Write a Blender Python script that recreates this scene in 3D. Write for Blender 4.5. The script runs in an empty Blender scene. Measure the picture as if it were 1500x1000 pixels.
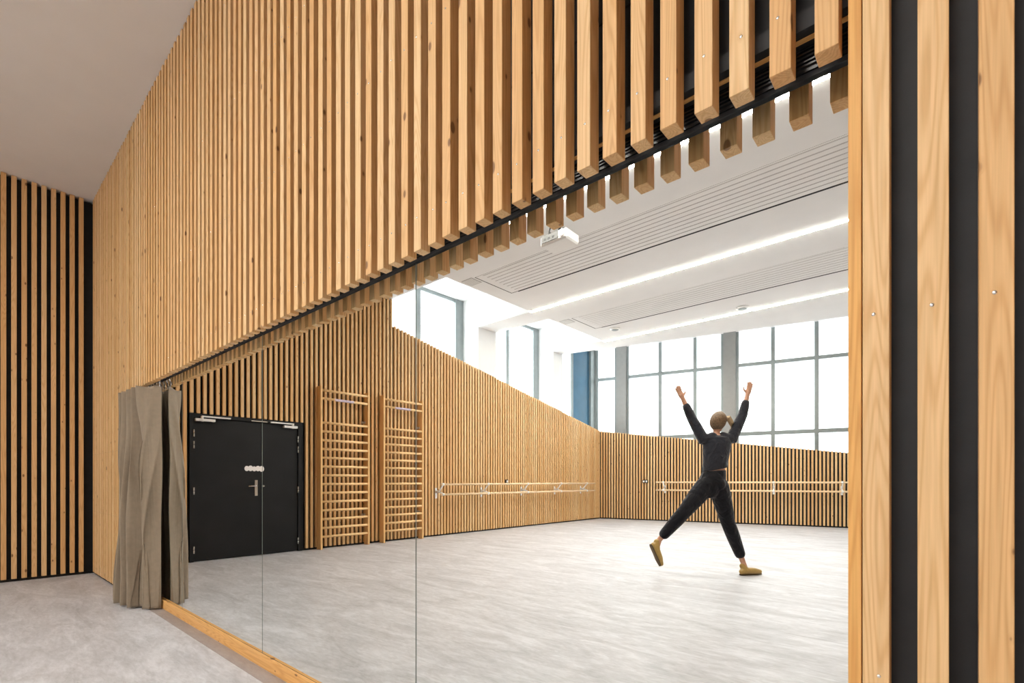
import bpy, bmesh, math, random
from mathutils import Vector, Matrix
random.seed(7)
H = 1.15                      # camera height in metres; the plan below is measured in camera heights
sc = bpy.context.scene
col = sc.collection
PI = math.pi
YM = 1.126                    # mirror plane
DS = 1.0295                   # front of the slats on the mirror wall
AX = -6.94                    # front of the slats on the left wall
P, SW, SD = .0725, .0375, .039   # slat pitch, width, depth
ZC = 4.02                     # ceiling
ZT = 4.62                     # top of the window recesses
MT = 1.791                    # top of the mirror
SB = 1.765                    # lower end of the slats above the mirror
XR = 4.0                      # right wall
RY = lambda yv: 2 * YM - yv   # distance seen in the mirror -> place in the room
cm = .01 / H

# ------------------------------------------------------------------ materials
def new_mat(name):
    m = bpy.data.materials.new(name); m.use_nodes = True
    nt = m.node_tree
    for n in list(nt.nodes): nt.nodes.remove(n)
    out = nt.nodes.new('ShaderNodeOutputMaterial')
    b = nt.nodes.new('ShaderNodeBsdfPrincipled')
    nt.links.new(b.outputs[0], out.inputs[0])
    return m, nt, b

def node(nt, kind, **kw):
    n = nt.nodes.new(kind)
    for k, v in kw.items():
        if hasattr(n, k): setattr(n, k, v)
        else: n.inputs[k].default_value = v
    return n

def math_node(nt, op, a, b=None, clamp=False):
    n = nt.nodes.new('ShaderNodeMath'); n.operation = op; n.use_clamp = clamp
    for i, x in enumerate((a, b)):
        if x is None: continue
        if isinstance(x, (int, float)): n.inputs[i].default_value = x
        else: nt.links.new(x, n.inputs[i])
    return n.outputs[0]

def ramp(nt, fac, stops):
    r = nt.nodes.new('ShaderNodeValToRGB')
    el = r.color_ramp.elements
    while len(el) < len(stops): el.new(.5)
    for e, (p, c) in zip(el, stops):
        e.position = p; e.color = (*c, 1) if len(c) == 3 else c
    nt.links.new(fac, r.inputs[0]); return r.outputs[0]

def mix(nt, fac, a, b, blend='MIX'):
    n = nt.nodes.new('ShaderNodeMix'); n.data_type = 'RGBA'; n.blend_type = blend
    for sock, x in ((n.inputs[0], fac), (n.inputs[6], a), (n.inputs[7], b)):
        if isinstance(x, (int, float)): sock.default_value = x
        elif isinstance(x, tuple): sock.default_value = (*x, 1)
        else: nt.links.new(x, sock)
    return n.outputs[2]

def plain(name, c, rough=.5, metal=0., noise=.06, scale=8., spec=.5, bump=0.):
    m, nt, b = new_mat(name)
    tc = node(nt, 'ShaderNodeTexCoord')
    n = node(nt, 'ShaderNodeTexNoise', Scale=scale, Detail=4.)
    nt.links.new(tc.outputs['Object'], n.inputs['Vector'])
    lo = tuple(x * (1 - noise) for x in c); hi = tuple(min(1, x * (1 + noise)) for x in c)
    nt.links.new(ramp(nt, n.outputs[0], [(.3, lo), (.7, hi)]), b.inputs['Base Color'])
    b.inputs['Roughness'].default_value = rough; b.inputs['Metallic'].default_value = metal
    b.inputs['Specular IOR Level'].default_value = spec
    if bump:
        bp = node(nt, 'ShaderNodeBump', Strength=bump, Distance=.002)
        nt.links.new(n.outputs[0], bp.inputs['Height']); nt.links.new(bp.outputs[0], b.inputs['Normal'])
    return m

def wood(name, axis='z', pale=(.82, .595, .335), warm=(.71, .43, .185), rough=.5, knots=True, grain=1.0):
    """Softwood: long growth-ring figure, fine fibres, knots; every plank its own cut of the log."""
    m, nt, b = new_mat(name); L = nt.links
    tc = node(nt, 'ShaderNodeTexCoord'); geo = node(nt, 'ShaderNodeNewGeometry')
    rnd = geo.outputs['Random Per Island']
    off = node(nt, 'ShaderNodeCombineXYZ')
    for i, k in enumerate((37., 91., 53.)): L.new(math_node(nt, 'MULTIPLY', rnd, k), off.inputs[i])
    add = node(nt, 'ShaderNodeVectorMath', operation='ADD')
    L.new(tc.outputs['Object'], add.inputs[0]); L.new(off.outputs[0], add.inputs[1])
    def scaled(ac, al):
        s = node(nt, 'ShaderNodeVectorMath', operation='MULTIPLY')
        s.inputs[1].default_value = tuple(al if a == axis else ac for a in 'xyz')
        L.new(add.outputs[0], s.inputs[0]); return s.outputs[0]
    n1 = node(nt, 'ShaderNodeTexNoise', Scale=1., Detail=2., Roughness=.45, Distortion=.3)
    L.new(scaled(9., .5), n1.inputs['Vector'])
    # rings
    ph = math_node(nt, 'MULTIPLY', n1.outputs[0], 200.)
    sn = math_node(nt, 'MULTIPLY_ADD', math_node(nt, 'SINE', ph), .5)
    nt.nodes[-1].inputs[2].default_value = .5
    rings = math_node(nt, 'POWER', sn, 2.2)
    n2 = node(nt, 'ShaderNodeTexNoise', Scale=1., Detail=3., Roughness=.6)
    L.new(scaled(170., 4.), n2.inputs['Vector'])
    n3 = node(nt, 'ShaderNodeTexNoise', Scale=1., Detail=1.)
    L.new(scaled(14., 1.2), n3.inputs['Vector'])
    base = mix(nt, rnd, pale, warm)
    base = mix(nt, math_node(nt, 'MULTIPLY', n3.outputs[0], .55), base, (.68, .42, .205))
    dark = mix(nt, 1., base, (.80, .69, .56), 'MULTIPLY')
    c = mix(nt, math_node(nt, 'MULTIPLY', rings, .62 * grain), base, dark)
    fib = ramp(nt, n2.outputs[0], [(.3, (.86, .84, .80)), (.7, (1.06, 1.06, 1.06))])
    c = mix(nt, .8, c, fib, 'MULTIPLY')
    if knots:
        vo = node(nt, 'ShaderNodeTexVoronoi', Scale=1.)
        L.new(scaled(17., 8.5), vo.inputs['Vector'])
        sp = node(nt, 'ShaderNodeSeparateColor'); L.new(vo.outputs['Color'], sp.inputs[0])
        rad = math_node(nt, 'MULTIPLY', math_node(nt, 'SUBTRACT', sp.outputs[0], .46, True), .38)
        k = math_node(nt, 'SUBTRACT', rad, vo.outputs['Distance'])
        core = math_node(nt, 'MULTIPLY', k, 22., True)
        halo = math_node(nt, 'MULTIPLY', math_node(nt, 'ADD', k, .07), 8., True)
        c = mix(nt, math_node(nt, 'MULTIPLY', halo, .35), c, (.42, .20, .07))
        c = mix(nt, math_node(nt, 'MULTIPLY', core, .75), c, (.12, .045, .016))
    L.new(c, b.inputs['Base Color'])
    b.inputs['Roughness'].default_value = rough
    b.inputs['Specular IOR Level'].default_value = .3
    bp = node(nt, 'ShaderNodeBump', Strength=.12, Distance=.002)
    L.new(n2.outputs[0], bp.inputs['Height']); L.new(bp.outputs[0], b.inputs['Normal'])
    return m

def emit(name, c, s):
    m, nt, b = new_mat(name)
    b.inputs['Base Color'].default_value = (.8, .8, .8, 1)
    b.inputs['Emission Color'].default_value = (*c, 1); b.inputs['Emission Strength'].default_value = s
    b.inputs['Roughness'].default_value = .25
    return m

M = {}
M['wood'] = wood('slat_wood')
M['wood_x'] = wood('trim_wood', 'x', pale=(.78, .47, .17), warm=(.72, .39, .12))
M['jamb'] = wood('jamb_wood', 'z', pale=(.78, .43, .12), warm=(.76, .41, .11), knots=False)
M['bar_wood'] = wood('apparatus_wood', 'y', pale=(.92, .67, .36), warm=(.88, .62, .31), knots=False, grain=.4)
M['post_wood'] = wood('post_wood', 'z', pale=(.80, .52, .24), warm=(.78, .49, .21), knots=False, grain=.5)
M['barre_wood'] = wood('barre_wood', 'y', pale=(.90, .74, .52), warm=(.88, .70, .47), knots=False, grain=.3)
M['backing'] = plain('black_backing', (.015, .0158, .0185), .55, noise=.2, scale=14, spec=.35)
M['track'] = plain('black_track', (.012, .012, .014), .25, noise=.1)
M['white'] = plain('white_plaster', (.77, .765, .76), .85, noise=.015, scale=3, spec=.2)
M['white_metal'] = plain('white_enamel', (.78, .78, .77), .35, noise=.02)
M['alu'] = plain('grey_aluminium', (.26, .29, .29), .4, .3, noise=.05)
M['column'] = plain('grey_column', (.30, .295, .285), .6, noise=.04)
M['steel'] = plain('brushed_steel', (.62, .60, .56), .28, 1., noise=.05)
M['chrome'] = plain('chrome', (.8, .8, .8), .12, 1., noise=.02)
M['door'] = plain('black_door', (.0075, .008, .0088), .5, noise=.3, scale=3, spec=.25)
M['sign'] = plain('white_sign', (.86, .83, .82), .5, noise=.02)
M['sign_grey'] = plain('sign_print', (.55, .52, .51), .5, noise=.02)
M['grille'] = plain('grey_grille', (.50, .49, .48), .7, noise=.03)
M['pj_grey'] = plain('projector_grey', (.02, .0185, .016), .6, noise=.1)
M['slot'] = plain('black_slot', (.008, .008, .008), .8, noise=.05)
M['lilac'] = plain('lilac_print', (.52, .45, .56), .5, noise=.2, scale=60)
M['blue'] = plain('blue_grey_panel', (.035, .13, .22), .4, noise=.12, scale=2)
M['joint'] = emit('pane_joint', (.80, .88, .90), 1.1)
M['pane'] = emit('bright_frosted_pane', (.90, .96, 1.0), 1.4)
M['pane_left'] = emit('bright_clerestory_pane', (.88, .955, 1.0), 3.6)
M['led'] = emit('warm_led', (1., .95, .87), 88.)

# mirror glass
m, nt, b = new_mat('silvered_glass')
b.inputs['Base Color'].default_value = (.885, .91, .895, 1); b.inputs['Metallic'].default_value = 1
b.inputs['Roughness'].default_value = 0.
M['mirror'] = m
M['glass_edge'] = plain('green_glass_edge', (.22, .26, .24), .2, noise=.02)

# floor: grey marbled linoleum
def lino(name, a, c_):
    m, nt, b = new_mat(name); L = nt.links
    tc = node(nt, 'ShaderNodeTexCoord')
    mp = node(nt, 'ShaderNodeMapping'); mp.inputs['Scale'].default_value = (1.2, 4.2, 1.); mp.inputs['Rotation'].default_value = (0, 0, .5)
    L.new(tc.outputs['Object'], mp.inputs[0])
    n1 = node(nt, 'ShaderNodeTexNoise', Scale=1.1, Detail=7., Roughness=.66, Distortion=1.2)
    L.new(mp.outputs[0], n1.inputs['Vector'])
    n2 = node(nt, 'ShaderNodeTexNoise', Scale=9., Detail=5., Roughness=.7, Distortion=.6)
    L.new(mp.outputs[0], n2.inputs['Vector'])
    n3 = node(nt, 'ShaderNodeTexNoise', Scale=.55, Detail=2.); L.new(tc.outputs['Object'], n3.inputs['Vector'])
    f = math_node(nt, 'MULTIPLY_ADD', n2.outputs[0], .38); nt.nodes[-1].inputs[2].default_value = 0
    f = math_node(nt, 'ADD', math_node(nt, 'MULTIPLY', n1.outputs[0], .62), f)
    c = ramp(nt, f, [(.36, a), (.5, tuple((x + y) / 2 for x, y in zip(a, c_))), (.62, c_)])
    c = mix(nt, math_node(nt, 'MULTIPLY', n3.outputs[0], .22), c, tuple(x * .86 for x in a))
    L.new(c, b.inputs['Base Color'])
    b.inputs['Roughness'].default_value = .42; b.inputs['Specular IOR Level'].default_value = .35
    return m
M['floor'] = lino('grey_linoleum', (.385, .383, .40), (.69, .695, .73))
M['floor_edge'] = lino('grey_linoleum_edging', (.27, .235, .225), (.40, .36, .345))

# cloth
def cloth(name, c, rough=.9, scale=60., sheen=.3, noise=.12):
    m = plain(name, c, rough, noise=noise, scale=scale, spec=.15, bump=.15)
    bs = [n for n in m.node_tree.nodes if n.type == 'BSDF_PRINCIPLED'][0]
    bs.inputs['Sheen Weight'].default_value = sheen
    return m
M['curtain'] = cloth('taupe_curtain', (.235, .186, .133), .8, 25, .2, .06)
nt = M['curtain'].node_tree; bs_ = [n for n in nt.nodes if n.type == 'BSDF_PRINCIPLED'][0]; bp0 = bs_.inputs['Normal'].links[0].from_node
tc_ = node(nt, 'ShaderNodeTexCoord'); mp_ = node(nt, 'ShaderNodeMapping'); mp_.inputs['Scale'].default_value = (8, 8, .9); mp_.inputs['Rotation'].default_value = (.12, .1, 0)
nz_ = node(nt, 'ShaderNodeTexNoise', Scale=1., Detail=3., Distortion=.8); bp_ = node(nt, 'ShaderNodeBump', Strength=.35, Distance=.03)
nt.links.new(tc_.outputs['Object'], mp_.inputs[0]); nt.links.new(mp_.outputs[0], nz_.inputs['Vector']); nt.links.new(nz_.outputs[0], bp_.inputs['Height'])
nt.links.new(bp_.outputs[0], bp0.inputs['Normal'])
def folds(m, sc_, st):
    nt = m.node_tree; b0 = [n for n in nt.nodes if n.type == 'BUMP'][0]
    tc = node(nt, 'ShaderNodeTexCoord'); nz = node(nt, 'ShaderNodeTexNoise', Scale=sc_, Detail=2., Distortion=1.5); b1 = node(nt, 'ShaderNodeBump', Strength=st, Distance=.03)
    nt.links.new(tc.outputs['Object'], nz.inputs['Vector']); nt.links.new(nz.outputs[0], b1.inputs['Height']); nt.links.new(b1.outputs[0], b0.inputs['Normal'])
M['top'] = cloth('dark_navy_knit', (.026, .028, .038), .8, 90, .25)
M['trousers'] = cloth('black_trousers', (.010, .010, .014), .85, 90, .2)
folds(M['top'], 9., .8); folds(M['trousers'], 8., .8)
M['skin'] = plain('skin', (.60, .33, .22), .5, noise=.06, scale=20)
M['hair'] = plain('dark_blond_hair', (.17, .105, .055), .55, noise=.45, scale=70)
M['hair_light'] = plain('light_blond_hair', (.42, .30, .17), .55, noise=.3, scale=70)
M['shoe'] = plain('golden_shoe', (.48, .32, .10), .45, noise=.12, scale=30)
M['sole'] = plain('shoe_sole', (.12, .08, .035), .6, noise=.1)

# ------------------------------------------------------------------ mesh helpers (in camera heights; scaled on build)
class MB:
    def __init__(s): s.v = []; s.f = []; s.sm = []
    def add(s, vs, fs, smooth=False):
        k = len(s.v); s.v += [tuple(v) for v in vs]
        s.f += [tuple(i + k for i in f) for f in fs]; s.sm += [smooth] * len(fs); return s
    def box(s, x0, x1, y0, y1, z0, z1):
        return s.hexa([(x0, y0), (x1, y0), (x1, y1), (x0, y1)], z0, z1)
    def hexa(s, poly, z0, z1):
        """prism over a plan polygon; z0 / z1 numbers or one per corner"""
        n = len(poly)
        a = [z0] * n if isinstance(z0, (int, float)) else z0
        c = [z1] * n if isinstance(z1, (int, float)) else z1
        area = sum(poly[i][0] * poly[(i + 1) % n][1] - poly[(i + 1) % n][0] * poly[i][1] for i in range(n))
        if area < 0: poly = poly[::-1]; a = a[::-1]; c = c[::-1]
        vs = [(p[0], p[1], z) for p, z in zip(poly, a)] + [(p[0], p[1], z) for p, z in zip(poly, c)]
        fs = [tuple(range(n - 1, -1, -1)), tuple(range(n, 2 * n))] + [(i, (i + 1) % n, n + (i + 1) % n, n + i) for i in range(n)]
        return s.add(vs, fs)
    def tube(s, pts, r, n=12, cap=True, smooth=True):
        pts = [Vector(p) for p in pts]; rr = r if isinstance(r, (list, tuple)) else [r] * len(pts)
        vs = []; up = Vector((0, 0, 1))
        for i, p in enumerate(pts):
            d = (pts[min(i + 1, len(pts) - 1)] - pts[max(i - 1, 0)]).normalized()
            a = d.cross(up)
            if a.length < .05: a = d.cross(Vector((1, 0, 0)))
            a.normalize(); c = d.cross(a)
            for k in range(n):
                t = 2 * PI * k / n
                vs.append(p + (a * math.cos(t) + c * math.sin(t)) * rr[i])
        fs = [(i * n + k, i * n + (k + 1) % n, (i + 1) * n + (k + 1) % n, (i + 1) * n + k) for i in range(len(pts) - 1) for k in range(n)]
        s.add(vs, fs, smooth)
        if cap:
            k0 = len(s.v) - len(vs)
            s.f += [tuple(k0 + k for k in range(n))[::-1], tuple(k0 + (len(pts) - 1) * n + k for k in range(n))]; s.sm += [False, False]
        return s
    def ball(s, c, r, n=10, m=6, half=False, axis=None):
        rx, ry, rz = r if isinstance(r, (list, tuple)) else (r, r, r)
        vs = []; 
        for j in range(m + 1):
            ph = PI * j / m
            for k in range(n):
                t = 2 * PI * k / n
                vs.append((c[0] + rx * math.sin(ph) * math.cos(t), c[1] + ry * math.sin(ph) * math.sin(t), c[2] + rz * math.cos(ph)))
        fs = [(j * n + k, (j + 1) * n + k, (j + 1) * n + (k + 1) % n, j * n + (k + 1) % n) for j in range(m) for k in range(n)]
        return s.add(vs, fs, True)
    def build(s, name, mat, parent=None, org=(0, 0, 0), bevel=0., scale=H, flip_check=True):
        me = bpy.data.meshes.new(name)
        me.from_pydata([((v[0] - org[0]) * scale, (v[1] - org[1]) * scale, (v[2] - org[2]) * scale) for v in s.v], [], s.f)
        for p, sm in zip(me.polygons, s.sm): p.use_smooth = sm
        bm = bmesh.new(); bm.from_mesh(me)
        bmesh.ops.remove_doubles(bm, verts=bm.verts, dist=1e-6)
        if bevel:
            bmesh.ops.bevel(bm, geom=list(bm.edges), offset=bevel, segments=1, affect='EDGES', clamp_overlap=True)
        bmesh.ops.recalc_face_normals(bm, faces=bm.faces)
        bm.to_mesh(me); bm.free()
        me.materials.append(mat)
        o = bpy.data.objects.new(name, me); col.objects.link(o)
        if parent: o.parent = parent
        elif any(org): o.location = [a * scale for a in org]
        return o

def struct(o): o['kind'] = 'structure'; return o
def empty(name, loc, rz=0.):
    o = bpy.data.objects.new(name, None); col.objects.link(o); o.empty_display_size = .1
    o.location = [a * H for a in loc]; o.rotation_euler.z = rz; return o
def tag(o, label, cat, group=None):
    o['label'] = label; o['category'] = cat
    if group: o['group'] = group
    return o
def copy_tree(o, parent=None):
    c = o.copy(); col.objects.link(c)
    if parent: c.parent = parent
    for ch in list(o.children): copy_tree(ch, c)
    return c

# far wall: starts at the left wall's corner and runs to the right, slightly askew
FC = (AX, RY(11.43)); FD = (.9775, -.211); FN = (.211, .9775)      # corner, direction, normal into the room
def fpt(t, o=0.): return (FC[0] + FD[0] * t + FN[0] * o, FC[1] + FD[1] * t + FN[1] * o)
TR = (XR - AX) / FD[0]
def f_at_x(x, o=0.):
    t = (x - FC[0] - FN[0] * o) / FD[0]; return FC[1] + FD[1] * t + FN[1] * o
YN = RY(4.88)                   # where the left clerestory starts
B1 = (RY(7.40), RY(6.88)); B2 = (RY(9.84), RY(9.34))   # the two beams (far, near)
XI = -5.60                      # ceiling edge along the left wall
XW = -7.40                      # left window plane
WO = -.55                       # far window plane behind the far cladding
def ltop(y):                    # cladding height on the left wall
    return ZC if y > YN else 3.57 + (y - RY(4.97)) / (RY(11.43) - RY(4.97)) * (2.315 - 3.57)
def ftop(t): return 2.315 + t * (1.60 - 2.315) / 5.46 if t < 7.5 else 2.315 + 7.5 * (1.60 - 2.315) / 5.46

# ------------------------------------------------------------------ room shell
fl = MB().hexa([(XW - .1, 1.25), (XR + .1, 1.25), (XR + .1, -12.8), (XW - .1, -12.8)], -.1, 0)
struct(fl.build('floor', M['floor']))
struct(MB().box(-5.54, -.135, 1.03, 1.105, 0, .0015).build('trim_1', M['floor_edge']))

c = MB()
FO = 1.68                       # ceiling edge stays this far in front of the far cladding
c.hexa([(XI, 1.2), (XR + .05, 1.2), (XR + .05, f_at_x(XR + .05, FO)), (XI, f_at_x(XI, FO))], ZC, ZT)
c.box(XW, XI, YN, 1.2, ZC, ZT)
c.box(XW, XI, B1[0], B1[1], ZC, ZT)
c.hexa([(XW, B2[1]), (XI, B2[1]), (XI, f_at_x(XI, FO)), (XW, f_at_x(XW, FO))], ZC, ZT)
c.box(XW - .1, XR + .1, -12.8, 1.25, ZT, ZT + .1)
struct(c.build('ceiling', M['white']))

def slat_z(mb, x0, x1, y0, y1, z0, z1, jx=0, jy=0):
    mb.box(x0 + jx, x1 + jx, y0 + jy, y1 + jy, z0, z1)

# mirror wall ---------------------------------------------------------------
wf = MB()
wf.box(XW, XR + .1, 1.132, 1.25, 0, ZC)
wf.box(XW, -5.55, 1.10, 1.131, 0, ZC)
wf.box(-.112, XR, DS + SD + .001, 1.131, 0, ZC)
wf.box(-5.55, -.128, 1.10, 1.131, 1.850, ZC); wf.box(-5.55, -.128, 1.118, 1.131, MT + .0015, 1.850)
wall_front = struct(wf.build('wall_front', M['backing']))
ss = MB(); scr = MB(); bt = MB(); kick = MB()
i0 = -int((XR + .1098) / P)
for i in range(i0 + 1, 95):
    x = -.1098 - P * i
    if x < AX + .012: break
    over = -5.55 < x < -.13
    jy = random.uniform(-.0025, .001); jx = random.uniform(-.0015, .0015); w = SW + random.uniform(-.0012, .0012)
    ss.box(x + jx, x + jx + w, DS + jy, DS + SD, SB + random.uniform(-.002, .001) if over else .022, ZC - .002)
    for zs in (.075, .675, 1.277, 1.871, 2.473, 3.075, 3.68):
        if over and zs < 1.8 or x > .8: continue
        r = .0032
        px = x + w * random.uniform(.35, .65); pz = zs + random.uniform(-.004, .004)
        scr.ball((px, DS + jy, pz), (r, .0014, r), 10, 6)
ss.build('slat_cladding', M['wood'], wall_front, bevel=.0012)
scr.build('screw', M['chrome'], wall_front)
for zs in (2.473, 3.075, 3.68): bt.box(-5.55, -.128, DS + SD + .0005, 1.0995, zs - .02, zs + .02)
for zs in (.075, .675, 1.277, 1.871, 2.473, 3.075, 3.68):
    bt.box(AX + .03, -5.56, DS + SD + .0005, 1.0995, zs - .02, zs + .02)
bt.build('batten', M['backing'], wall_front)
MB().box(-5.55, -.133, DS + SD + .0005, 1.0995, 1.853, 1.889).build('batten', M['backing'], wall_front)
wb = MB(); wb.box(-5.55, -.133, 1.089, 1.0998, 1.8505, 1.8525); wb.build('batten', M['wood_x'], wall_front)
ms = MB()
for z in (2.16, 2.52, 2.88, 3.24, 3.6): ms.box(-5.55, -.14, 1.0985, 1.1, z, z + .004)
ms.build('board_joint', M['slot'], wall_front)
MB().box(AX + .03, -5.56, DS + .012, 1.0995, 0.0005, .02).build('plinth', M['slot'], wall_front)
MB().box(-.1, XR, DS + .012, DS + SD + .0009, 0.0005, .02).build('plinth', M['slot'], wall_front)

# wooden frame round the mirror
struct(MB().box(-5.54, -.1335, 1.108, 1.1255, .0005, .066).build('trim_2', M['wood_x'], bevel=.001))
struct(MB().box(-.1315, -.1125, DS + .004, 1.0995, .0005, ZC - .002).build('trim_3', M['jamb'], bevel=.001))

# mirrors
px = [-5.546, -4.19, -2.796, -1.457, -.1335]
plabels = ['mirror panel half hidden behind the gathered taupe curtain, farthest from the wooden post',
           'mirror panel in which the larger leaf of the black door is reflected',
           'mirror panel reflecting the smaller door leaf and the two wall bar ladders',
           'mirror panel beside the wooden post, in which the leaping dancer is reflected']
for k in range(4):
    x0, x1 = px[k] + .002, px[k + 1] - .002
    o = MB().box(x0, x1, YM, YM + .005, .067, MT).build('mirror_panel', M['mirror'], None, ((x0 + x1) / 2, YM, .067))
    tag(o, plabels[k], 'mirror', 'mirror panels along the slatted wall')
    for xa in (x0, x1):
        MB().box(xa - .0006, xa + .0006, YM - .0004, YM + .005, .067, MT).build('polished_edge', M['glass_edge'], o, ((x0 + x1) / 2, YM, .067))

# black curtain track between the slats and the mirror
t = empty('curtain_track', (-2.84, 1.0875, MT + .003))
o_ = (-2.84, 1.0875, MT + .003)
MB().box(-5.54, -.1345, 1.1135, 1.1178, MT + .012, 1.8495).build('rail', M['track'], t, o_)
rb = MB()
for k in range(5): rb.box(-5.54, -.1345, 1.1095, 1.1134, 1.812 + k * .008, 1.8155 + k * .008)
rb.build('rib', M['track'], t, o_)
tag(t, 'long black ribbed curtain track running along the top of the mirrors', 'curtain track')

# left wall ------------------------------------------------------------------
D0, D1, DZ = RY(3.347), RY(1.944), 1.83      # door opening
wl = MB()
XB = AX - SD - .02
def lwall(y0, y1, z0):
    wl.add(*prism_x(XB, XW, [(y0, z0), (y1, z0), (y1, ltop(y1 - 1e-4) - .01), (y0, ltop(y0 + 1e-4) - .01)]))
def prism_x(x0, x1, yz):
    n = len(yz)
    vs = [(x0, y, z) for y, z in yz] + [(x1, y, z) for y, z in yz]
    return vs, [tuple(range(n)), tuple(range(2 * n - 1, n - 1, -1))] + [(i, n + i, n + (i + 1) % n, (i + 1) % n) for i in range(n)]
lwall(D1, 1.10, 0); lwall(D0, D1, DZ); lwall(YN, D0, 0)
wl.add(*prism_x(XB, XW, [(FC[1] - .5, 0), (YN, 0), (YN, ltop(YN - 1e-3) - .01), (FC[1] - .5, ltop(FC[1] - .5) - .01)]))
wall_left = struct(wl.build('wall_left', M['backing']))
sl = MB()
y = .339 + P * 9
while y > FC[1] + .01:
    y0, y1 = y, y + SW
    if y1 < DS - .005:
        if y1 > YN > y0: y0, y1 = (YN + .0005, y1) if y1 - YN > YN - y0 else (y0, YN - .0005)
        z0 = DZ + .004 if (y1 > D0 - .004 and y0 < D1 + .004) else .03
        jx = random.uniform(-.0025, .001)
        if y0 >= YN: sl.box(AX - SD, AX + jx, y0, y1, z0, ZC - .004)
        else: sl.add(*prism_x(AX - SD, AX + jx, [(y0, z0), (y1, z0), (y1, ltop(y1)), (y0, ltop(y0))]))
    y -= P
sl.build('slat_cladding', M['wood'], wall_left, bevel=.001)
MB().box(XB + .001, AX - SD - .001, D1, 1.09, .0005, .026).build('plinth', M['slot'], wall_left)
MB().box(XB + .001, AX - SD - .001, FC[1], D0, .0005, .026).build('plinth', M['slot'], wall_left)
pr = MB()
pr.hexa([(XW, B1[0]), (AX - .004, B1[0]), (AX - .004, B1[1]), (XW, B1[1])], [ltop(B1[0]) - .003, ltop(B1[0]) - .003, ltop(B1[1]) - .003, ltop(B1[1]) - .003], ZC - .001)
pr.build('pier', M['white'], wall_left)
pr = MB(); pr.hexa([(XW, B2[1]), (AX - .002, B2[1]), (AX - .002, f_at_x(AX, FO)), (XW, f_at_x(XW, FO))], [ltop(B2[1]) - .003] * 2 + [ltop(f_at_x(AX, FO)) - .003] * 2, ZC - .001)
pr.build('pier', M['white'], wall_left)
e = MB(); e.box(XW - .1, XW - .06, -12.6, 1.2, 0, ZT)     # added sheet behind the panes, keeps world light out
e.box(XW - .06, XB - .001, YN + .001, 1.12, ZC, ZT)
e.build('sky_blocker', M['white'], wall_left)
# upper wall above the ceiling recess, beside the windows
led = MB(); led.add(*prism_x(AX - SD - .001, XW, [(FC[1], ltop(FC[1]) - .010), (YN - .001, ltop(YN - .001) - .010), (YN - .001, ltop(YN - .001) - .004), (FC[1], ltop(FC[1]) - .004)]))
led.build('window_ledge', M['white'], wall_left)

# far wall --------------------------------------------------------------------
wb_ = MB()
def fpoly(t0, t1, o0, o1): return [fpt(t0, o0), fpt(t1, o0), fpt(t1, o1), fpt(t0, o1)]
tk = 7.5
wb_.hexa(fpoly(-.3, tk, -SD - .02, WO), 0, [ftop(-.3) - .01, ftop(tk) - .01, ftop(tk) - .01, ftop(-.3) - .01])
wb_.hexa(fpoly(tk, TR + .2, -SD - .02, WO), 0, ftop(tk) - .01)
wall_back = struct(wb_.build('wall_back', M['backing']))
fs = MB(); tt = .012
while tt < TR - .05:
    z = (ftop(tt), ftop(tt + SW)); j = random.uniform(-.0025, .001)
    fs.hexa(fpoly(tt, tt + SW, -SD, j), .03, [z[0], z[1], z[1], z[0]])
    tt += P
fs.build('slat_cladding', M['wood'], wall_back, bevel=.001)
MB().hexa(fpoly(.03, TR - .05, -SD - .018, -SD - .001), .0005, .026).build('plinth', M['slot'], wall_back)
MB().hexa(fpoly(-.9, TR + .3, WO - .16, WO - .12), 0, ZT).build('sky_blocker', M['white'], wall_back)  # added unseen sheet behind the far panes, shuts out world light
wall_right = struct(MB().box(XR, XR + .1, -12.6, 1.25, 0, ZT).build('wall_right', M['backing']))
rs = MB(); y = 1.02 - SW
while y > f_at_x(XR) + .03:
    rs.box(XR - SD - .001, XR - .001, y, y + SW, .03, ZC - .003); y -= P
rs.build('slat_cladding', M['wood'], wall_right)

# ------------------------------------------------------------------ windows
def lwin(n, ya, yb, mulls, blue=None, fr_w=.21):
    """clerestory window in the left wall, ya (near) > yb (far)"""
    zb = min(ltop(ya - .001), ltop(yb)) - .3
    za = ltop(ya - .001) - .012; zz = ltop(yb) - .012
    zh = 4.55
    pane = MB(); x = XW - .03
    cuts = [ya] + mulls + [yb]
    bl = None
    for k in range(len(cuts) - 1):
        q = [(cuts[k], zb), (cuts[k], zh), (cuts[k + 1], zh), (cuts[k + 1], zb)]
        if blue is not None and k == blue: bl = MB().add(*prism_x(x, x - .02, q)); continue
        pane.add(*prism_x(x, x - .01, q))
    w = struct(pane.build('window_%d' % n, M['pane_left']))
    if bl: bl.build('blind_panel', M['blue'], w)
    f = MB()
    fw = .055
    f.box(XW - .06, XW + .02, ya - fw, ya, zb, zh + .06); f.box(XW - .06, XW + .035, yb, yb + fr_w, zb, zh + .06)
    f.box(XW - .06, XW + .02, yb, ya, zh, zh + .07)
    f.build('window_frame', M['alu'], w)
    mu = MB()
    for mm in mulls: mu.box(XW - .06, XW + .03, mm - .055, mm + .055, zb, zh)
    mu.build('mullion', M['alu'], w)
lwin(1, YN, B1[1], [RY(5.75)])
lwin(2, B1[0], B2[1], [RY(8.23)])
lwin(3, f_at_x(XW, FO), RY(11.92), [RY(10.74)], blue=1, fr_w=.28)

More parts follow.
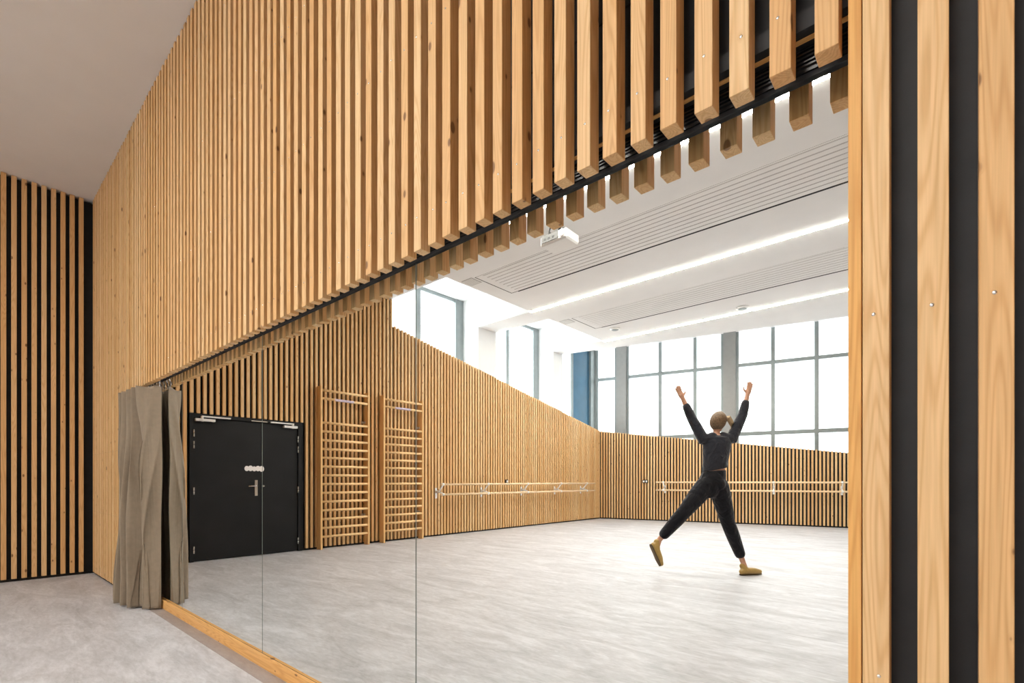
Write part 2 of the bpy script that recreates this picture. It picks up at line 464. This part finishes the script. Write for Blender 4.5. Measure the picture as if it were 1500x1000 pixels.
def fx(x): return (x - FC[0] - FN[0] * WO) / FD[0]
colx = [(-6.771, -6.513), (-4.152, -3.883), (-1.54, -1.27), (1.07, 1.34)]
bays = [(-7.36, -6.771, []), (-6.513, -4.152, [-5.648, -4.806]), (-3.883, -1.54, [-3.108, -2.251]), (-1.27, 1.07, [-.49, .29]), (1.34, 3.95, [2.12, 2.9])]
for n, (xa, xb, mm) in enumerate(bays):
    ta, tb_ = fx(xa), fx(xb); z0 = ftop(min(tb_, 7.5)) - .35
    pane = MB().hexa(fpoly(ta, tb_, WO - .05, WO - .03), z0, ZT - .02)
    w = struct(pane.build('window_%d' % (n + 4), M['pane']))
    fr = MB()
    for z, hh in ((3.79, .04), (2.13, .045)):
        if z > z0: fr.hexa(fpoly(ta, tb_, WO - .03, WO + .035), z - hh, z + hh)
    fr.build('transom', M['alu'], w)
    mu = MB()
    for x in [xa + .02] + mm + [xb - .02]:
        mu.hexa(fpoly(fx(x) - .042, fx(x) + .042, WO - .03, WO + .045), z0, ZT - .02)
    mu.build('mullion', M['alu'], w)
    jt = MB(); cuts = [xa] + mm + [xb]
    for k in range(len(cuts) - 1):
        xm = (cuts[k] + cuts[k + 1]) / 2
        jt.hexa(fpoly(fx(xm) - .016, fx(xm) + .016, WO - .0299, WO - .026), z0, 3.78)
    jt.build('pane_joint', M['joint'], w)
for xa, xb in colx:
    o = struct(MB().hexa(fpoly(fx(xa), fx(xb), WO - .02, WO + .12), 1.2, ZT).build('column', M['column']))

# ------------------------------------------------------------------ double door in the left wall
door = struct(empty('door_1', (AX, (D0 + D1) / 2, 0))); O = (AX, (D0 + D1) / 2, 0)
XD = AX - .03
f = MB()
f.box(XB, AX - .01, D0 + .001, D0 + .055, .001, DZ - .002); f.box(XB, AX - .01, D1 - .045, D1 - .001, .001, DZ - .002)
f.box(XB, AX - .01, D0 + .055, D1 - .045, DZ - .045, DZ - .002)
f.build('door_frame', M['door'], door, O)
YS = RY(2.795)
lf1 = MB().box(XD - .04, XD, YS + .002, D1 - .048, .006, DZ - .048).build('door_leaf', M['door'], door, O, bevel=.001)
lf2 = MB().box(XD - .04, XD, D0 + .058, YS - .002, .006, DZ - .048).build('door_leaf', M['door'], door, O, bevel=.001)
def closer(leaf, ya, yb, yk, z1, z2):
    """slide rail on the frame, body on the leaf, round pivot"""
    MB().box(AX - .009, AX + .02, min(ya, yb), max(ya, yb), z1, z1 + .018).build('closer_rail', M['white_metal'], door, O, bevel=.002)
    MB().box(XD + .001, AX + .025, min(yk), max(yk), z2, z2 + .032).build('closer_body', M['white_metal'], leaf, O, bevel=.003)
    yp = yk[2] if len(yk) > 2 else (yk[0] + yk[1]) / 2
    k = MB().tube([(AX + .01, yp, z2 - .006), (AX + .01, yp, z1 + .012)], .016, 14); k.build('closer_pivot', M['white_metal'], leaf, O)
closer(lf1, RY(2.07), RY(2.40), (RY(2.0), RY(2.22), RY(2.075)), 1.788, 1.738)
closer(lf2, RY(2.90), RY(3.22), (RY(3.08), RY(3.27), RY(3.205)), 1.788, 1.738)
MB().box(AX - .009, AX + .005, RY(2.86), RY(2.66), 1.790, 1.803).build('selector_bar', M['steel'], door, O)
for leaf, yh in ((lf1, D1 - .047), (lf2, D0 + .057)):
    for z in (1.588, 1.445, .875, .15):
        h = MB()
        for k in range(2): h.tube([(AX - .012, yh, z - .045 + k * .047), (AX - .012, yh, z - .003 + k * .047)], .0085, 10)
        h.build('hinge', M['steel'], leaf, O)
hp = MB().box(XD, XD + .007, RY(2.745), RY(2.709), .80, 1.01).build('handle_plate', M['steel'], lf1, O, bevel=.003)
MB().tube([(XD + .007, RY(2.727), .932), (XD + .045, RY(2.727), .932), (XD + .052, RY(2.715), .932), (XD + .052, RY(2.61), .930)], .0095, 10).build('lever', M['chrome'], lf1, O)
kb = MB().tube([(XD, RY(2.815), .93), (XD + .03, RY(2.815), .93)], [.014, .011], 12).build('bolt', M['steel'], lf2, O)
# white scalloped lettering plate: five rounded lobes in a row with a soft grey print on it
sg = MB(); ys0 = RY(2.585); Ls = -.235
for k in range(5):
    yc = ys0 + Ls * (k + .5) / 5; r = (.034, .037, .033, .036, .038)[k]; zc = 1.163 + (.0, .003, -.003, .002, -.002)[k]
    pts = [(XD + .0005, yc + r * math.cos(2 * PI * j / 20) * .85, zc + r * math.sin(2 * PI * j / 20)) for j in range(20)]
    v2 = pts + [(p[0] + .004 + .0003 * k, p[1], p[2]) for p in pts]
    sg.add(v2, [tuple(range(20))[::-1], tuple(range(20, 40))] + [(j, (j + 1) % 20, 20 + (j + 1) % 20, 20 + j) for j in range(20)])
sg.box(XD + .0005, XD + .0043, ys0 + Ls + .02, ys0 - .012, 1.142, 1.184)
sgo = sg.build('door_sign', M['sign'], lf1, O)

# ------------------------------------------------------------------ wall bars
wbars = empty('wall_bars', (AX, RY(3.965), 0))
hw = .39; xf = AX + .12
for s in (-1, 1):
    MB().box(.002, .12, s * hw - .0165, s * hw + .0165, .001, 2.38).build('post', M['post_wood'], wbars, bevel=.004)
for k, z in enumerate([2.32, 2.20] + [1.848 - .128 * k for k in range(14)]):
    r = MB().tube([(.098, -hw + .014, z), (.098, hw - .014, z)], .0185, 14).build('rung', M['bar_wood'], wbars)
    if k == 1:
        MB().tube([(.098, -hw * .35, z), (.098, hw * .45, z)], .0192, 14, cap=False).build('printed_mark', M['lilac'], r)
for s in (-1, 1):
    g = MB(); g.box(.0015, .008, s * (hw - .018) - .05 * (s > 0), s * (hw - .018) + .05 * (s < 0), 1.90, 1.935)
    g.box(.0015, .05, s * (hw - .0168) - .004, s * (hw - .0168) + .004, 1.90, 1.935)
    g.build('bracket', M['steel'], wbars)
    g = MB(); g.box(.0015, .008, s * (hw - .018) - .05 * (s > 0), s * (hw - .018) + .05 * (s < 0), .45, .485)
    g.box(.0015, .05, s * (hw - .0168) - .004, s * (hw - .0168) + .004, .45, .485)
    g.build('bracket', M['steel'], wbars)
tag(wbars, 'wooden wall bars with round rungs, the ladder next to the black double door', 'wall bars', 'wooden wall bar ladders')
w2 = copy_tree(wbars); w2.location.y = RY(5.03) * H
tag(w2, 'wooden wall bars with round rungs, the ladder between the other one and the ballet barre', 'wall bars', 'wooden wall bar ladders')

# ------------------------------------------------------------------ ballet barres
def barre(loc, rz, length, brs, label, zt, zl, off=.19):
    """local x = along the wall, local y = into the room"""
    b_ = empty('ballet_barre', loc, rz)
    for z, o2 in ((zt, off), (zl, off)):
        MB().tube([(0, o2, z), (length, o2, z)], .0205, 14).build('rail', M['barre_x'], b_)
    for x in brs:
        k = MB()
        k.box(x - .022, x + .022, .002, .010, zl - .075, zl + .115)
        k.build('wall_plate', M['white_metal'], b_, bevel=.002)
        a = MB()
        zm = zl + .035
        a.tube([(x, .008, zm), (x, off * .45, zm + .012), (x, off - .004, zt - .014)], [.020, .016, .015], 10)
        a.tube([(x, .008, zm + .02), (x, off * .45, zm + .008), (x, off - .004, zl + .014)], [.020, .016, .015], 10)
        for z in (zt, zl): a.tube([(x - .02, off, z), (x + .02, off, z)], .026, 14)
        a.build('bracket', M['white_metal'], b_)
    tag(b_, label, 'ballet barre', 'double ballet barres')
    return b_
M['barre_x'] = wood('barre_wood', 'x', pale=(.90, .74, .52), warm=(.88, .70, .47), knots=False, grain=.3)
barre((AX, RY(5.757), 0), -PI / 2, 5.1, [.05, 1.20, 2.42, 3.63, 4.72], 'double wooden ballet barre on white brackets, past the wall bars on the side wall', .936, .757)
barre((*fpt(1.50), 0), math.atan2(FD[1], FD[0]), 6.6, [.18, 1.36, 2.57, 3.85, 5.1, 6.35], 'double wooden ballet barre on the far wall under the large frosted windows', .964, .771)

# sockets
def socket(loc, rz, label, n):
    s_ = empty('wall_socket', loc, rz)
    MB().box(-.035 * n, .035 * n, .001, .03, -.04, .04).build('box', M['slot'], s_, bevel=.004)
    for k in range(n):
        x = (k - (n - 1) / 2) * .066
        MB().box(x - .02, x + .02, .0305, .036, -.022, .022).build('cover', M['white_metal'], s_, bevel=.003)
    tag(s_, label, 'socket', 'black wall sockets')
socket((AX, RY(7.7), .985), -PI / 2, 'single black wall socket just above the barre on the side wall', 1)
socket((*fpt(1.19), .985), math.atan2(FD[1], FD[0]), 'twin black wall socket on the far wall near the corner', 2)

# ------------------------------------------------------------------ ceiling fittings
def linear_light(y, x0, label):
    XE = -.35
    l_ = empty('ceiling_light', ((x0 + XE) / 2, y, ZC)); O = ((x0 + XE) / 2, y, ZC)
    pf = MB().box(x0, XE, y - .022, y + .022, ZC - .008, ZC - .0002)
    pf.build('ceiling_profile', M['white_metal'], l_, O)
    MB().box(x0 + .001, XE - .001, y - .024, y + .024, ZC - .012, ZC - .0081).build('diffuser', M['led'], l_, O)
    tag(l_, label, 'linear light', 'linear lights recessed in the ceiling')
linear_light(RY(4.322), -4.40, 'warm linear ceiling light glimpsed along the top edge of the mirrors, nearest them')
linear_light(RY(6.87), XI, 'warm linear ceiling light in the middle of the room, between the two slatted vents')
linear_light(RY(9.37), XI, 'warm linear ceiling light nearest the tall frosted windows')

def vent(y0, y1, x0, label):
    """ribbed ceiling panel: frame on the near side, ribs along x, black shadow gaps on two sides; y0 > y1"""
    v_ = empty('ceiling_vent', ((x0 + XR) / 2, (y0 + y1) / 2, ZC)); O = ((x0 + XR) / 2, (y0 + y1) / 2, ZC)
    e1 = XR - .05
    MB().box(x0, e1, y1, y0, ZC - .004, ZC - .0005).build('panel', M['white'], v_, O)
    rb = MB(); gr = MB()
    n = 9; a, b2 = y0 - .02, y1 + .09
    for k in range(n):
        yy = a + (b2 - a) * k / (n - 1)
        gr.box(x0 + .13, e1, yy - .012, yy, ZC - .0050, ZC - .0041)
        rb.box(x0 + .13, e1, yy + (b2 - a) / (n - 1) * .86, yy - .013, ZC - .007, ZC - .0041)
    gr.build('groove', M['grille'], v_, O); rb.build('rib', M['white'], v_, O)
    sg_ = MB(); sg_.box(x0 + .12, e1, y1 - .034, y1, ZC - .0045, ZC - .0005); sg_.box(x0 - .016, x0, y1 - .014, y0, ZC - .0045, ZC - .0005)
    sg_.box(x0 - .008, x0 + .12, y1 - .014, y1, ZC - .0045, ZC - .0005)
    sg_.build('shadow_gap', M['slot'], v_, O)
    tag(v_, label, 'ceiling vent', 'ribbed ceiling vents')
vent(RY(5.17), RY(5.98), -5.27, 'long ribbed white ceiling vent behind the projector')
vent(RY(7.66), RY(8.47), -5.25, 'long ribbed white ceiling vent nearer the frosted windows, beside the round ceiling lamps')

def plate(x, y, label):
    p_ = empty('ceiling_grille', (x, y, ZC))
    MB().box(-.11, .11, -.11, .11, -.004, -.0005).build('frame', M['grille'], p_)
    h = MB()
    for a in range(7):
        for c_ in range(7): h.box(-.088 + a * .0265, -.073 + a * .0265, -.088 + c_ * .0265, -.073 + c_ * .0265, -.0046, -.0041)
    h.build('perforation', M['white_metal'], p_)
    tag(p_, label, 'grille', 'small square ceiling grilles')
plate(-5.44, RY(5.25), 'small square perforated ceiling grille at the end of the vent behind the projector')
plate(-5.44, RY(7.76), 'small square perforated ceiling grille at the end of the vent nearer the windows')

def spot(x, y, label):
    s_ = empty('ceiling_lamp', (x, y, ZC))
    k = MB().tube([(0, 0, -.0005), (0, 0, -.018), (0, 0, -.03)], [.10, .10, .082], 28); k.build('ring', M['white_metal'], s_)
    MB().tube([(0, 0, -.0302), (0, 0, -.036)], [.07, .06], 28).build('lens', M['alu'], s_)
    tag(s_, label, 'ceiling lamp', 'round ceiling lamps')
spot(-4.97, RY(8.74), 'small round white ceiling lamp beside the end of the ribbed vent')
spot(-2.70, RY(9.14), 'small round white ceiling lamp by the linear light, far from the vent end')

# projector hung under the ceiling
pj = empty('projector', (-3.40, RY(4.70), 3.79)); 
B = MB(); B.box(-.19, .19, -.13, .13, -.06, .058); B.build('body', M['white_metal'], pj, bevel=.022)
g = MB(); g.box(-.168, .075, .1305, .137, -.036, .048); fp = g.build('vent_panel', M['pj_grey'], pj, bevel=.003)
for k in range(3): MB().box(-.13 + k * .06, -.10 + k * .06, .1375, .139, -.012, .012).build('port', M['slot'], fp)
MB().tube([(.13, .125, 0), (.13, .145, 0), (.13, .155, 0)], [.04, .042, .036], 20).build('lens', M['white_metal'], pj)
MB().tube([(0, 0, .075), (0, 0, .229)], .016, 14).build('drop_pole', M['slot'], pj)
MB().tube([(0, 0, .222), (0, 0, .2295)], .06, 20).build('ceiling_plate', M['white_metal'], pj)
for sx, sy in ((1, 1), (1, -1), (-1, 1), (-1, -1)):
    MB().tube([(0, 0, .08), (sx * .10, sy * .07, .084), (sx * .125, sy * .09, .054)], .012, 8).build('mount_arm', M['slot'], pj)
MB().tube([(-.05, .06, .056), (-.09, .08, .10), (-.10, .05, .16), (-.03, .01, .2285)], .010, 8).build('cable', M['slot'], pj)
tag(pj, 'white projector hanging from the ceiling on a short black mount with cable', 'projector')

# ------------------------------------------------------------------ curtain
def catmull(pts, n):
    out = []; k = len(pts)
    for i in range(n):
        f_ = i / (n - 1) * (k - 1); a = min(int(f_), k - 2); t = f_ - a
        p0, p1, p2, p3 = pts[max(a - 1, 0)], pts[a], pts[a + 1], pts[min(a + 2, k - 1)]
        out.append(tuple(.5 * ((2 * p1[d]) + (-p0[d] + p2[d]) * t + (2 * p0[d] - 5 * p1[d] + 4 * p2[d] - p3[d]) * t * t + (-p0[d] + 3 * p1[d] - 3 * p2[d] + p3[d]) * t ** 3) for d in (0, 1)))
    return out
TOP = [(-5.30, 1.075), (-5.235, .945), (-5.175, 1.07), (-5.125, .945), (-5.05, 1.075), (-5.01, .955), (-4.935, 1.08), (-4.90, .965), (-4.85, 1.075), (-4.80, .975), (-4.72, 1.03), (-4.62, 1.105)]
MID = [(-5.22, 1.07), (-5.17, .955), (-5.14, 1.05), (-5.07, .94), (-5.02, 1.07), (-4.95, .93), (-4.905, 1.065), (-4.85, .945), (-4.81, 1.02), (-4.76, 1.06), (-4.69, .99), (-4.61, 1.10)]
BOT = [(-5.30, 1.05), (-5.21, .905), (-5.15, 1.05), (-5.06, .89), (-5.01, 1.06), (-4.93, .90), (-4.88, 1.07), (-4.80, .925), (-4.765, 1.0), (-4.70, 1.05), (-4.645, .996), (-4.60, 1.095)]
cb = MB(); NS, NZ = 320, 70; z0, z1 = .012, 1.742
rows = [catmull(q, NS) for q in (TOP, MID, BOT)]
for j in range(NZ + 1):
    tz = j / NZ                                   # 0 top .. 1 bottom
    for i in range(NS):
        a, b_, d = rows[0][i], rows[1][i], rows[2][i]
        mid = .42
        if tz < mid: u_ = tz / mid; u_ = u_ * u_ * (3 - 2 * u_); p = [a[k] * (1 - u_) + b_[k] * u_ for k in (0, 1)]
        else: u_ = (tz - mid) / (1 - mid); u_ = u_ * u_ * (3 - 2 * u_) * .6 + u_ * .4; p = [b_[k] * (1 - u_) + d[k] * u_ for k in (0, 1)]
        s_ = i / NS
        amp = math.sin(PI * tz)
        p[0] += .015 * amp * math.sin(9 * tz + 11 * s_) + .008 * amp * math.sin(31 * s_ - 14 * tz)
        p[1] += .012 * amp * math.sin(8 * tz + 29 * s_) * (1 if s_ < .85 else .2)
        # narrow secondary folds, fading in below the heading; some run slightly aslant
        g1 = min(1, max(0, (tz - .05) / .25)); q = s_ * 26 + 1.3 * math.sin(3.1 * tz + 5 * s_) + 1.6 * tz
        rip = abs(math.sin(q)) ** .6 - .55
        edge = min(1, (1 - s_) * 22)
        p[0] -= .026 * g1 * rip * edge * (1 if s_ > .72 else .35)
        p[1] -= .020 * g1 * rip * (0 if s_ > .9 else 1)
        rip2 = math.exp(-((s_ - .93 + .10 * tz) * 34) ** 2) + .8 * math.exp(-((s_ - .80 - .06 * tz) * 40) ** 2)
        p[0] += .030 * rip2 * min(1, tz * 5) * edge
        p[1] = min(p[1], 1.112)
        cb.v.append((p[0], p[1], z1 + (z0 - z1) * tz + .006 * math.sin(40 * s_) * (1 - tz)))
for j in range(NZ):
    for i in range(NS - 1):
        cb.f.append((j * NS + i, j * NS + i + 1, (j + 1) * NS + i + 1, (j + 1) * NS + i)); cb.sm.append(True)
CO = (-4.95, 1.02, 0)
cur = empty('curtain', CO)
cl = cb.build('cloth', M['curtain'], cur, CO)
so = cl.modifiers.new('thickness', 'SOLIDIFY'); so.thickness = .006; so.offset = 0
for k in range(7):
    x = -5.12 + k * .0825
    hk = MB(); cx_, cz_ = x, 1.768
    pts = [(cx_ + .016 * math.cos(a), 1.090, cz_ + .016 * math.sin(a)) for a in [2 * PI * q / 14 for q in range(15)]]
    hk.tube(pts, .0035, 8); hk.tube([(cx_, 1.09, cz_ - .014), (cx_ + .004, 1.092, 1.735)], .0035, 8)
    hk.tube([(cx_, 1.1085, 1.822), (cx_, 1.097, 1.800), (cx_, 1.09, cz_ + .012)], .005, 8)
    hk.build('hook', M['chrome'], cur, CO)
tag(cur, 'heavy taupe curtain gathered in folds at the end of the mirrors', 'curtain')

# ------------------------------------------------------------------ dancer (seen in the mirror)
TH = math.atan(640 / 727.); FW = Vector((-math.sin(TH), math.cos(TH), 0)); RT = Vector((math.cos(TH), math.sin(TH), 0))
DEP = 5.23 * H; R0 = .4093 * DEP     # her distance, and how far she is to the side
def J(r, d, z):
    """metres: r to her side, d away, z up -> place in the room, the mirror's other side"""
    p = FW * (DEP + d) + RT * (R0 + r)
    return Vector((p.x, 2 * YM * H - p.y, z))
def px_(u, v, d=0.):
    dep = DEP + d
    return J((u - 750) / 727 * dep - R0, d, H - (v - 704) / 727 * dep)

def blob(name, parts, mat, parent, voxel=.007, smooth=4, org=Vector((0, 0, 0)), subdiv=False):
    mb = MB()
    for q in parts:
        if q[0] == 'c':                               # tapered limb through points
            _, pts, rr = q
            pts = [Vector(p) for p in pts]
            P2, R2 = [], []
            d0 = (pts[0] - pts[1]).normalized(); d1 = (pts[-1] - pts[-2]).normalized()
            for k in range(4, 0, -1): a = k * PI / 8; P2.append(pts[0] + d0 * rr[0] * math.sin(a)); R2.append(max(rr[0] * math.cos(a), rr[0] * .08))
            P2 += pts; R2 += list(rr)
            for k in range(1, 5): a = k * PI / 8; P2.append(pts[-1] + d1 * rr[-1] * math.sin(a)); R2.append(max(rr[-1] * math.cos(a), rr[-1] * .08))
            mb.tube(P2, R2, 16)
        elif q[0] == 'e':                             # ellipsoid: centre, axes (three vectors)
            _, c0, ax = q
            t_ = MB().ball((0, 0, 0), 1., 18, 12)
            mb.add([c0 + ax[0] * v[0] + ax[1] * v[1] + ax[2] * v[2] for v in t_.v], t_.f, True)
        elif q[0] == 'l':                             # elliptical loft: list of (centre, half-width vector, half-depth vector)
            _, secs = q; n = 24; vs = []
            for c0, a, b2 in secs:
                vs += [c0 + a * math.cos(2 * PI * k / n) + b2 * math.sin(2 * PI * k / n) for k in range(n)]
            fs_ = [(i * n + k, i * n + (k + 1) % n, (i + 1) * n + (k + 1) % n, (i + 1) * n + k) for i in range(len(secs) - 1) for k in range(n)]
            fs_ += [tuple(range(n))[::-1], tuple((len(secs) - 1) * n + k for k in range(n))]
            mb.add(vs, fs_, True)
    o = mb.build(name, mat, None, scale=1.)
    r_ = o.modifiers.new('r', 'REMESH'); r_.mode = 'VOXEL'; r_.voxel_size = voxel; r_.use_smooth_shade = True
    s_ = o.modifiers.new('s', 'SMOOTH'); s_.iterations = smooth; s_.factor = .5
    dg = bpy.context.evaluated_depsgraph_get(); dg.update()
    me = bpy.data.meshes.new_from_object(o.evaluated_get(dg))
    o.modifiers.clear(); old = o.data; o.data = me; bpy.data.meshes.remove(old)
    me.transform(Matrix.Translation(-org))
    for p in me.polygons: p.use_smooth = True
    if not me.materials: me.materials.append(mat)
    if parent: o.parent = parent
    else: o.location = org
    return o

def lerp(a, b, t): return a + (b - a) * t
R_ = J(1, 0, 0) - J(0, 0, 0); A_ = J(0, 1, 0) - J(0, 0, 0); U_ = Vector((0, 0, 1))
face = (A_ * .86 + R_ * .5).normalized(); side = face.cross(U_).normalized()
# joints
pel = px_(1042, 706); wst = px_(1047, 686); chs = px_(1050, 655); shc = px_(1051, 641)
hipL, hipR = px_(1033, 712, -.01), px_(1053, 713, .01)
kneL, kneR = px_(1003, 749, -.06), px_(1066, 764, .06)
ankL, ankR = px_(966, 790, .02), px_(1088, 822, .05)
shL, shR = px_(1030, 643), px_(1072, 642)
elL, elR = px_(1013, 612, .03), px_(1088, 607, .03)
wrL, wrR = px_(1000, 583, .02), px_(1095, 578, .02)
nk = px_(1049, 636, .01); hd = px_(1052, 619, .03)
ft = (U_ * .95 + R_ * .12).normalized()
across = R_ * .985 + U_ * .06
def torso(g, z_hem=None):
    return [('l', [(lerp(pel, wst, -.9), across * (.085 + g), A_ * (.075 + g)), (pel, across * (.158 + g), A_ * (.115 + g)), (lerp(pel, wst, .6), across * (.140 + g), A_ * (.100 + g)),
                   (wst, across * (.122 + g), A_ * (.088 + g)), (lerp(wst, chs, .5), across * (.135 + g), A_ * (.098 + g)), (chs, across * (.150 + g), A_ * (.105 + g)),
                   (shc, across * (.135 + g), A_ * (.085 + g)), (lerp(shc, nk, .7), across * (.06 + g), A_ * (.06 + g))])]
def hand(wr, el, tilt, sgn):
    d = (wr - el).normalized(); d = (d + tilt).normalized()
    s = (R_ * sgn - d * (R_ * sgn).dot(d)).normalized(); n = d.cross(s)
    palm = wr + d * .045
    out = [('e', palm, (s * .036, d * .056, n * .015)), ('c', [wr - d * .03, wr + d * .03], [.025, .027])]
    for k, (off, ln, sp) in enumerate(((-.025, .066, -.10), (-.0085, .078, -.03), (.0085, .074, .03), (.025, .058, .10))):
        b0 = wr + d * .085 + s * off; dd = (d + s * sp).normalized()
        m1 = b0 + dd * ln * .5 - n * .004; e1 = m1 + (dd - n * .18).normalized() * ln * .5
        out.append(('c', [b0 - dd * .02, b0, m1, e1], [.010, .009, .0085, .007]))
    t0 = wr + d * .03 + s * (-.03); t1 = t0 + (d * .55 - s * .8).normalized() * .035; t2 = t1 + (d * .85 - s * .35).normalized() * .032
    out.append(('c', [t0, t1, t2], [.013, .011, .008])); return out
def foot(an, heel, toe, up, r=.0):
    d = (toe - heel).normalized(); b0 = lerp(heel, toe, .3); b1 = lerp(heel, toe, .72)
    return [('c', [heel + up * .032, b0 + up * .042, b1 + up * .026, toe + up * .020], [.030 + r, .036 + r, .036 + r, .020 + r]),
            ('c', [an, lerp(heel, toe, .22) + up * .05], [.036 + r, .038 + r])]
heelL, toeL = px_(954, 800, -.02), px_(963, 820, -.04)
toeL = heelL + (toeL - heelL).normalized() * .235 if (toeL - heelL).length < .235 else toeL
heelR = px_(1087, 841, .02); heelR.z = .012; toeR = px_(1126, 839, .10); toeR.z = .012
toeR = heelR + (toeR - heelR).normalized() * .245
upL = (ankL - heelL); upL = (upL - (toeL - heelL).normalized() * upL.dot((toeL - heelL).normalized())).normalized()
OG = Vector((pel.x, pel.y, 0))
body = torso(0.)
body[0][1][0] = (lerp(pel, wst, -.35), across * .12, A_ * .09)
body += [('c', [shc, nk, lerp(nk, hd, .5)], [.055, .047, .046])]
hx = [side * .076, face * .092, ft * .118]
body += [('e', hd, hx), ('e', hd + face * .035 - ft * .065, [side * .052, face * .058, ft * .055]),
         ('e', hd + face * .096 - ft * .012, [side * .013, face * .020, ft * .024]),
         ('e', hd + face * .086 - ft * .060, [side * .024, face * .011, ft * .010])]
for s in (-1, 1):
    body += [('e', hd + side * s * .077 - ft * .012, [side * .011, face * .020, ft * .032]),
             ('e', hd + face * .080 + side * s * .030 + ft * .012, [side * .017, face * .014, ft * .011])]
for sh, el, wr in ((shL, elL, wrL), (shR, elR, wrR)):
    body += [('c', [lerp(shc, sh, .5), sh, lerp(sh, el, .5), el, lerp(el, wr, .35), wr], [.055, .050, .042, .036, .037, .024])]
body += hand(wrL, elL, R_ * -.05, -1) + hand(wrR, elR, R_ * .02, 1)
for hp_, kn, an in ((hipL, kneL, ankL), (hipR, kneR, ankR)):
    body += [('c', [hp_, lerp(hp_, kn, .4), kn, lerp(kn, an, .3), lerp(kn, an, .75), an], [.082, .072, .048, .050, .036, .032])]
body += foot(ankL, heelL, toeL, upL, -.006) + foot(ankR, heelR, toeR, U_, -.006)
person = blob('person', body, M['skin'], None, .0055, 3, OG)
tag(person, 'person in dark navy top and black trousers leaping with both arms raised, golden shoes', 'person')
# clothes
hemT = lerp(wst, chs, .04)
up_ = [('l', [(lerp(wst, chs, -.06) + U_ * 0, across * .150 + U_ * .02, A_ * .112), (lerp(wst, chs, .3), across * .152, A_ * .116), (chs, across * .170, A_ * .122), (lerp(chs, shc, .6), across * .172, A_ * .114), (shc, across * .150, A_ * .100), (lerp(shc, nk, .6), across * .068, A_ * .068)])]
for sh, el, wr in ((shL, elL, wrL), (shR, elR, wrR)):
    up_ += [('c', [lerp(shc, sh, .4), sh, lerp(sh, el, .5), el, lerp(el, wr, .3), lerp(el, wr, .58)], [.076, .074, .064, .056, .053, .046])]
blob('top', up_, M['top'], person, .008, 3, OG)
tr = [('l', [(lerp(pel, wst, .84), across * .138, A_ * .108), (lerp(pel, wst, .4), across * .158, A_ * .122), (pel, across * .172, A_ * .132), (lerp(pel, wst, -.55), across * .155, A_ * .125), (lerp(pel, wst, -1.15), across * .10, A_ * .10)])]
tr += [('e', lerp(pel, wst, -.15) - A_ * .05 - R_ * .07, [R_ * .085, A_ * .085, U_ * .095]), ('e', lerp(pel, wst, -.15) - A_ * .05 + R_ * .07, [R_ * .085, A_ * .085, U_ * .095])]
for hp_, kn, an in ((hipL, kneL, ankL), (hipR, kneR, ankR)):
    tr += [('c', [hp_, lerp(hp_, kn, .4), kn, lerp(kn, an, .35), lerp(kn, an, .80)], [.118, .110, .084, .080, .064])]
blob('trousers', tr, M['trousers'], person, .008, 4, OG)
for an, he, to, u2 in ((ankL, heelL, toeL, upL), (ankR, heelR, toeR, U_)):
    d = (to - he).normalized()
    q = [('c', [he + u2 * .034, lerp(he, to, .3) + u2 * .044, lerp(he, to, .72) + u2 * .032, to + u2 * .026], [.036, .042, .043, .028]), ('c', [lerp(an, he, .35), lerp(he, to, .2) + u2 * .05], [.036, .044])]
    s_ = blob('shoe', q, M['shoe'], person, .006, 3, OG)
    w_ = d.cross(u2).normalized()
    sq = [('l', [(he - d * .03 + u2 * .0, w_ * .02, u2 * .010), (he + u2 * .0, w_ * .036, u2 * .012), (lerp(he, to, .4), w_ * .036, u2 * .012), (lerp(he, to, .75), w_ * .045, u2 * .012), (to + d * .022, w_ * .02, u2 * .010)])]
    blob('sole', sq, M['sole'], s_, .005, 2, OG)
ha = [('e', hd + ft * .022 - face * .018, [side * .098, face * .104, ft * .120]), ('e', hd - ft * .03 - face * .05, [side * .066, face * .05, ft * .05])]
lock = []
k0 = hd + R_ * .07 - face * .03 + ft * .04
lock += [('c', [k0, k0 + R_ * .055 + U_ * .015, k0 + R_ * .09 - U_ * .05, k0 + R_ * .085 - U_ * .12], [.035, .036, .032, .014])]
blob('hair', ha, M['hair'], person, .007, 3, OG)
blob('loose_hair', lock, M['hair_light'], person, .007, 3, OG)

# ------------------------------------------------------------------ camera, sky, view
cd = bpy.data.cameras.new('camera'); cam = bpy.data.objects.new('camera', cd); col.objects.link(cam)
cam.location = (0, 0, H); cam.rotation_euler = (PI / 2, 0, TH)
cd.sensor_width = 36; cd.lens = 36 * 727 / 1500; cd.shift_y = 204 / 1500; cd.clip_start = .05
sc.camera = cam
w = bpy.data.worlds.new('sky'); sc.world = w; w.use_nodes = True
w.node_tree.nodes['Background'].inputs[0].default_value = (.85, .93, 1, 1); w.node_tree.nodes['Background'].inputs[1].default_value = 1.
vs = sc.view_settings; vs.view_transform = 'Standard'; vs.look = 'None'; vs.gamma = 1; vs.exposure = 1.12; vs.use_curve_mapping = False
sc.cycles.use_denoising = True
sc.cycles.max_bounces = 10; sc.cycles.diffuse_bounces = 8; sc.cycles.glossy_bounces = 6
sc.cycles.sample_clamp_indirect = 8.
